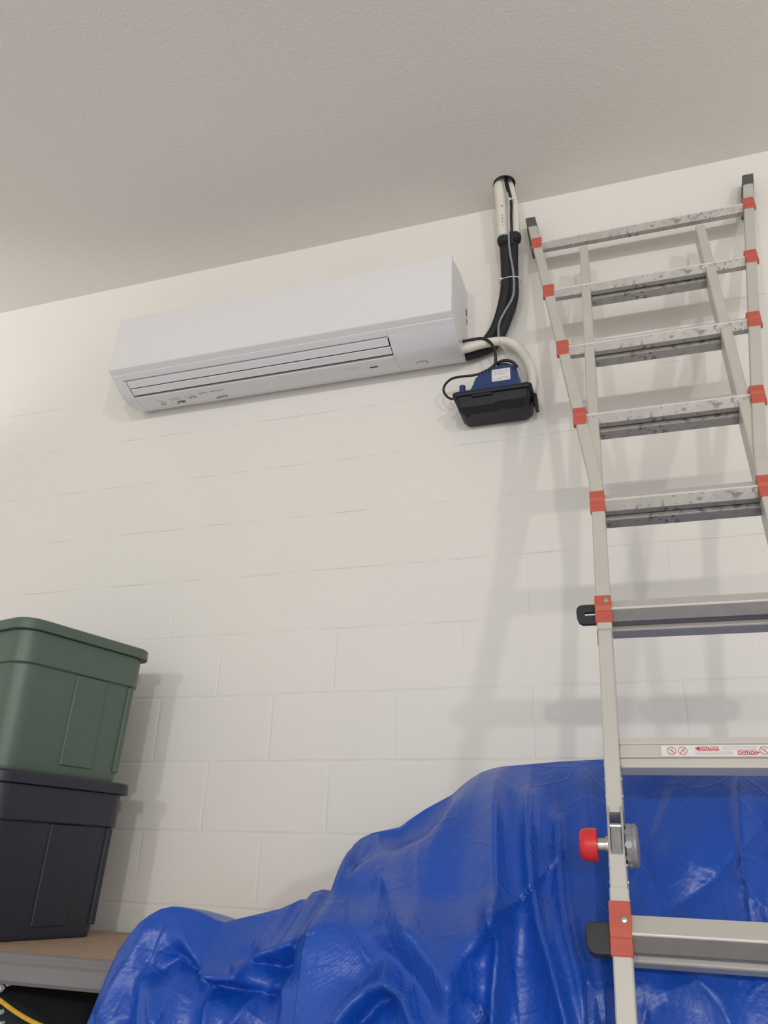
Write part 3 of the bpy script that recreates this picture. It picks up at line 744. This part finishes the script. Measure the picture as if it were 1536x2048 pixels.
# black patterned bag and yellow cord below the shelf
bag = empty('duffel_bag', (-.55, -.40, .566), 'black cloth bag with small white marks stuffed under the shelf board', 'bag')
bm = NB()
rings = []
for i in range(21):
    z = .566+(ZS-.09-.566)*i/20; k = math.sin(math.pi*min(1, (i+1.5)/22))**.25
    rings.append([Vector((-.55+a*k, -.36+b*k+.003*math.sin(z*25+a*5), z)) for a, b in rrect(1.9, .60, .16, 10)])
loft(bm, rings); obj('bag_body', bm, M_bag, bag, smooth=True)
for (px, py, r) in ((-3, 1977, .0075), (14, 1968, .0042), (-2, 2025, .0045), (0, 2047, .0030)):
    p = at(px, py, -.666); bm = NB(); loft(bm, [[Vector((p.x+a*r, y, p.z+b*r)) for a, b in ((1, 0), (0, 1.1), (-1.2, 0), (0, -1.1))] for y in (-.666, -.654)])
    obj('white_print_mark', bm, M_white, bag, label='small white diamond mark')
bm = NB()
tube(bm, A3([(-420, 1958, -.69), (-260, 1950, -.70), (-140, 1952, -.70), (-60, 1966, -.70), (-25, 1984, -.705), (0, 2001, -.71), (30, 2023, -.712), (60, 2041, -.712), (95, 2056, -.71), (140, 2066, -.71), (185, 2075, -.705)]), .0045, 12)
obj('yellow_cord', bm, M_yel, smooth=True, label='yellow cord sagging below the shelf edge at lower left', cat='cord')

# ------------------------------------------------------------------ blue tarp
def tarp():
    sil = [(95, 2290, -.76), (130, 2170, -.76), (175, 2048, -.755), (196, 1995, -.75), (215, 1950, -.745), (237, 1903, -.742), (260, 1870, -.74), (280, 1846, -.735), (300, 1831, -.73), (322, 1819, -.72), (345, 1814, -.71), (372, 1818, -.70), (400, 1826, -.69),
           (425, 1839, -.68), (447, 1847, -.67), (475, 1839, -.66), (505, 1832, -.65), (560, 1819, -.63), (585, 1808, -.62), (602, 1800, -.60), (612, 1800, -.60), (625, 1786, -.60), (645, 1780, -.60), (662, 1784, -.60), (672, 1776, -.60),
           (688, 1745, -.60), (697, 1722, -.60), (702, 1700, -.59), (708, 1690, -.57), (722, 1678, -.56), (745, 1667, -.55), (800, 1655, -.53), (826, 1636, -.52), (850, 1620, -.51), (905, 1590, -.49), (922, 1574, -.48),
           (940, 1560, -.47), (962, 1546, -.46), (985, 1538, -.45), (1005, 1534, -.45), (1030, 1532, -.45), (1120, 1524, -.45), (1200, 1520, -.45), (1300, 1516, -.45), (1420, 1514, -.45), (1560, 1513, -.45), (1700, 1520, -.46), (1800, 1560, -.48), (1860, 1640, -.5)]
    T = [at(x, y, Y) for x, y, Y in sil]
    T = np.array([[p.x, p.y, p.z] for p in T])
    seg = np.r_[0, np.cumsum(np.hypot(np.diff(T[:, 0]), .6*np.diff(T[:, 2])))]
    NU, NV = 620, 260
    uu = np.linspace(0, seg[-1], NU)
    T = np.stack([np.interp(uu, seg, T[:, k]) for k in range(3)], 1)
    Tx, Ty, Tz = T.T
    v = np.linspace(0, 1, NV)**1.5
    z = Tz[:, None]*(1-v[None, :])
    # keep most rows above 0.9 m: that is what the photograph shows
    Xg = np.repeat(Tx[:, None], NV, 1)
    dz = Tz[:, None]-z
    zz = np.array([0, .6, .95, 1.2, 1.35, 1.45, 1.60, 1.75, 1.9]); yb = np.array([-.86, -.84, -.82, -.79, -.765, -.735, -.665, -.60, -.55])
    zf = np.linspace(0, 2.2, 441); yf = np.interp(zf, zz, yb); ker = np.hanning(61); ker /= ker.sum()
    yf = np.convolve(np.pad(yf, 30, mode='edge'), ker, 'valid'); Yb = np.interp(z, zf, yf)
    leftw = 1/(1+np.exp((Xg-.78)/.05))
    Yb = Yb*(1-leftw)+(-.785)*leftw
    Y = Ty[:, None]+(Yb-Ty[:, None])*(1-np.exp(-dz/.10))
    # explicit folds: polylines (photo px on the front of the tarp), amplitude, width left, width right
    def topx(X, Yv, Zv):
        d = [X-CAM.x, Yv-CAM.y, Zv-CAM.z]
        dp = sum(a*b for a, b in zip(d, fwd)); u = sum(a*b for a, b in zip(d, RIGHT)); w = sum(a*b for a, b in zip(d, UP))
        return 768+FPX*u/dp, 1024-FPX*w/dp, dp/FPX
    PX, PY, mpp = topx(Xg, Y-.02, z)                 # metres per photo pixel at the sheet
    def dist(poly):
        P = np.array(poly, float)
        best = np.full(Xg.shape, 9.); sgn = np.zeros(Xg.shape)
        for A, B in zip(P, P[1:]):
            d = B-A; L2 = d@d
            t = np.clip(((PX-A[0])*d[0]+(PY-A[1])*d[1])/L2, 0, 1)
            dx, dy = PX-(A[0]+t*d[0]), PY-(A[1]+t*d[1])
            r = np.hypot(dx, dy)*mpp; m = r < best
            best = np.where(m, r, best); sgn = np.where(m, np.sign(dy*d[0]-dx*d[1]), sgn)
        return best, sgn
    D = np.zeros_like(Y)
    folds = [
        ([(1000, 1540), (998, 1600), (1003, 1720), (1015, 1820)], .034, .060, .012),
        ([(1062, 1590), (1063, 1700), (1073, 1793), (1093, 1869), (1119, 1952), (1140, 2030), (1150, 2100)], .028, .032, .012),
        ([(1015, 1820), (1019, 1876), (1010, 1933), (1000, 2040), (995, 2120)], .028, .018, .010),
        ([(1115, 1640), (1123, 1790), (1138, 1858), (1160, 1940), (1180, 2040)], .018, .030, .012),
        ([(1170, 1560), (1185, 1700), (1195, 1850), (1215, 2040)], .010, .03, .02),
        ([(912, 1600), (885, 1655), (868, 1700), (860, 1790), (858, 1850)], .016, .05, .04),
        ([(1013, 1838), (985, 1870), (949, 1907), (932, 1980), (925, 2060)], .024, .070, .016),
        ([(765, 1700), (785, 1750), (813, 1793), (862, 1858), (915, 1918), (945, 1965)], .040, .110, .028),
        ([(745, 1960), (790, 1900), (840, 1935), (890, 1990)], -.010, .03, .03),
        ([(704, 2030), (735, 1990), (762, 1968), (795, 1955), (840, 1985), (870, 2040)], .024, .035, .02),
        ([(730, 2040), (770, 2000), (800, 1990)], -.022, .02, .02),
        ([(283, 1858), (252, 1917), (225, 1965), (195, 2030)], .016, .014, .045),
        ([(345, 1815), (300, 1880), (262, 1960), (240, 2040)], -.014, .03, .03),
        ([(345, 1830), (375, 1890), (410, 1943)], .012, .04, .02),
        ([(300, 1945), (340, 1915), (375, 1930), (405, 1955)], -.028, .030, .030),
        ([(410, 1946), (440, 1956), (477, 1954), (493, 1928), (535, 1905), (590, 1885)], .028, .020, .030),
        ([(430, 1975), (480, 1985), (530, 1992)], -.022, .02, .02),
        ([(422, 1955), (424, 2000), (420, 2050)], .020, .018, .020),
        ([(470, 2045), (500, 2000), (545, 1975), (575, 1965)], .014, .02, .02),
        ([(285, 1965), (310, 1990), (320, 2040)], .018, .03, .03),
        ([(500, 1920), (560, 1940), (590, 1930)], -.018, .02, .02),
        ([(1300, 1600), (1290, 1700), (1310, 1800), (1330, 2000)], -.010, .03, .05),
        ([(1475, 1560), (1480, 1650), (1490, 1760)], .014, .010, .06),
        ([(1340, 1700), (1420, 1740), (1500, 1800)], .010, .03, .05),
        ([(1400, 1960), (1440, 2000), (1460, 2048)], .014, .03, .03),
    ]
    for poly, amp, wl, wr in folds:
        d, sg = dist(poly)
        # widths are given for the left/right of a line drawn downwards
        w = np.where(sg > 0, wl, wr)
        D += 2.1*amp*(np.exp(-np.sqrt((d/w)**2+.01)) if amp > 0 else np.exp(-(d/w)**1.4))
    # big step: the main bulge stands in front of the left part
    stp = [(672, 1776), (650, 1805), (630, 1850), (612, 1895), (592, 1935), (575, 1985), (560, 2060), (545, 2160)]
    P = np.array(stp, float)
    xs = np.interp(PY, P[:, 1], P[:, 0])
    off = (PX-xs)*mpp
    side = 1/(1+np.exp(-np.clip(off/.005, -50, 50)))
    low = np.clip((PY-1776)/90, 0, 1); low = low*low*(3-2*low)
    D += side*low*.070*np.exp(-np.clip(off, 0, 9)/.35)
    # the layer behind along the upper left edge is set back
    lip = [(704, 1742), (735, 1722), (770, 1702), (800, 1694), (850, 1672), (880, 1640), (905, 1606), (930, 1585)]
    P = np.array(lip, float)
    yl = np.interp(PX, P[:, 0], P[:, 1])
    back = np.clip((PX-P[0, 0]+8)/8, 0, 1)*np.clip((P[-1, 0]-PX)/40, 0, 1)
    D += -.045*back/(1+np.exp(-np.clip((yl-PY)*mpp/.004, -50, 50)))
    # random creases and soft billows
    r = np.random.default_rng(11)
    for k in range(120):
        cx, cz = r.uniform(.3, 2.4), r.uniform(.9, 1.8); ang = r.normal(math.pi/2, .6) if r.random() < .6 else r.uniform(0, math.pi)
        L = r.uniform(.04, .16); ca, sa = math.cos(ang), math.sin(ang)
        p = (Xg-cx)*ca+(z-cz)*sa; qd = -(Xg-cx)*sa+(z-cz)*ca+.6*p*p*r.choice([-1, 1])
        D += r.normal(0, .0065)*np.exp(-(p/L)**4)*np.exp(-np.abs(qd)/r.uniform(.008, .022))
    for k in range(14):
        kx, kz, ph = r.normal(0, 16), r.normal(0, 9), r.uniform(0, 6.28)
        D += .0022*np.sin(kx*Xg+kz*z+ph)
    # vertical folds low down where the sheet hangs
    D += .02*np.sin(Xg*21+1.2*np.sin(z*3))*np.clip((1.1-z)/.4, 0, 1)
    D *= 1-np.exp(-dz/.035)
    Y = Y-D
    # never in front of the ladder's back (keep clear of the inner rails)
    lim = O0.y+(z-O0.z)*(LD.y/LD.z)+.088
    Y = np.maximum(Y, np.where(Xg > 1.40, lim, -9))
    front = np.stack([Xg, Y, z], -1)
    # rows behind the silhouette, going back over whatever is covered
    nb = 14; t = np.linspace(1, 0, nb+1)[:-1]
    depth = np.where(Tz > ZS+.03, np.minimum(.30, -.06-Ty), .012)
    droop = np.where(Tz > ZS+.03, .05, .004)
    bz = Tz[:, None]-droop[:, None]*(t[None, :]**1.6)*np.minimum(1, 1)
    bz = np.where((Tz > ZS+.03)[:, None], np.maximum(bz, ZS+.012), bz)
    bk = np.stack([np.repeat(Tx[:, None], nb, 1), Ty[:, None]+depth[:, None]*t[None, :], bz], -1)
    G = np.concatenate([bk, front], 1)
    nu, nv = G.shape[:2]
    idx = np.arange(nu*nv).reshape(nu, nv)
    faces = np.stack([idx[:-1, :-1], idx[:-1, 1:], idx[1:, 1:], idx[1:, :-1]], -1).reshape(-1, 4)
    c = np.array([1.3, -.7, 0.0])
    me = bpy.data.meshes.new('tarp'); me.from_pydata((G.reshape(-1, 3)-c).tolist(), [], faces.tolist())
    for p in me.polygons: p.use_smooth = True
    me.materials.append(M_tarp)
    o = bpy.data.objects.new('tarp', me); COL.objects.link(o); o.location = c
    sd = o.modifiers.new('thickness', 'SOLIDIFY'); sd.thickness = .0012; sd.offset = 1
    o['label'] = 'large crinkled blue plastic tarp draped in a heap behind the ladder'; o['category'] = 'tarp'
tarp()
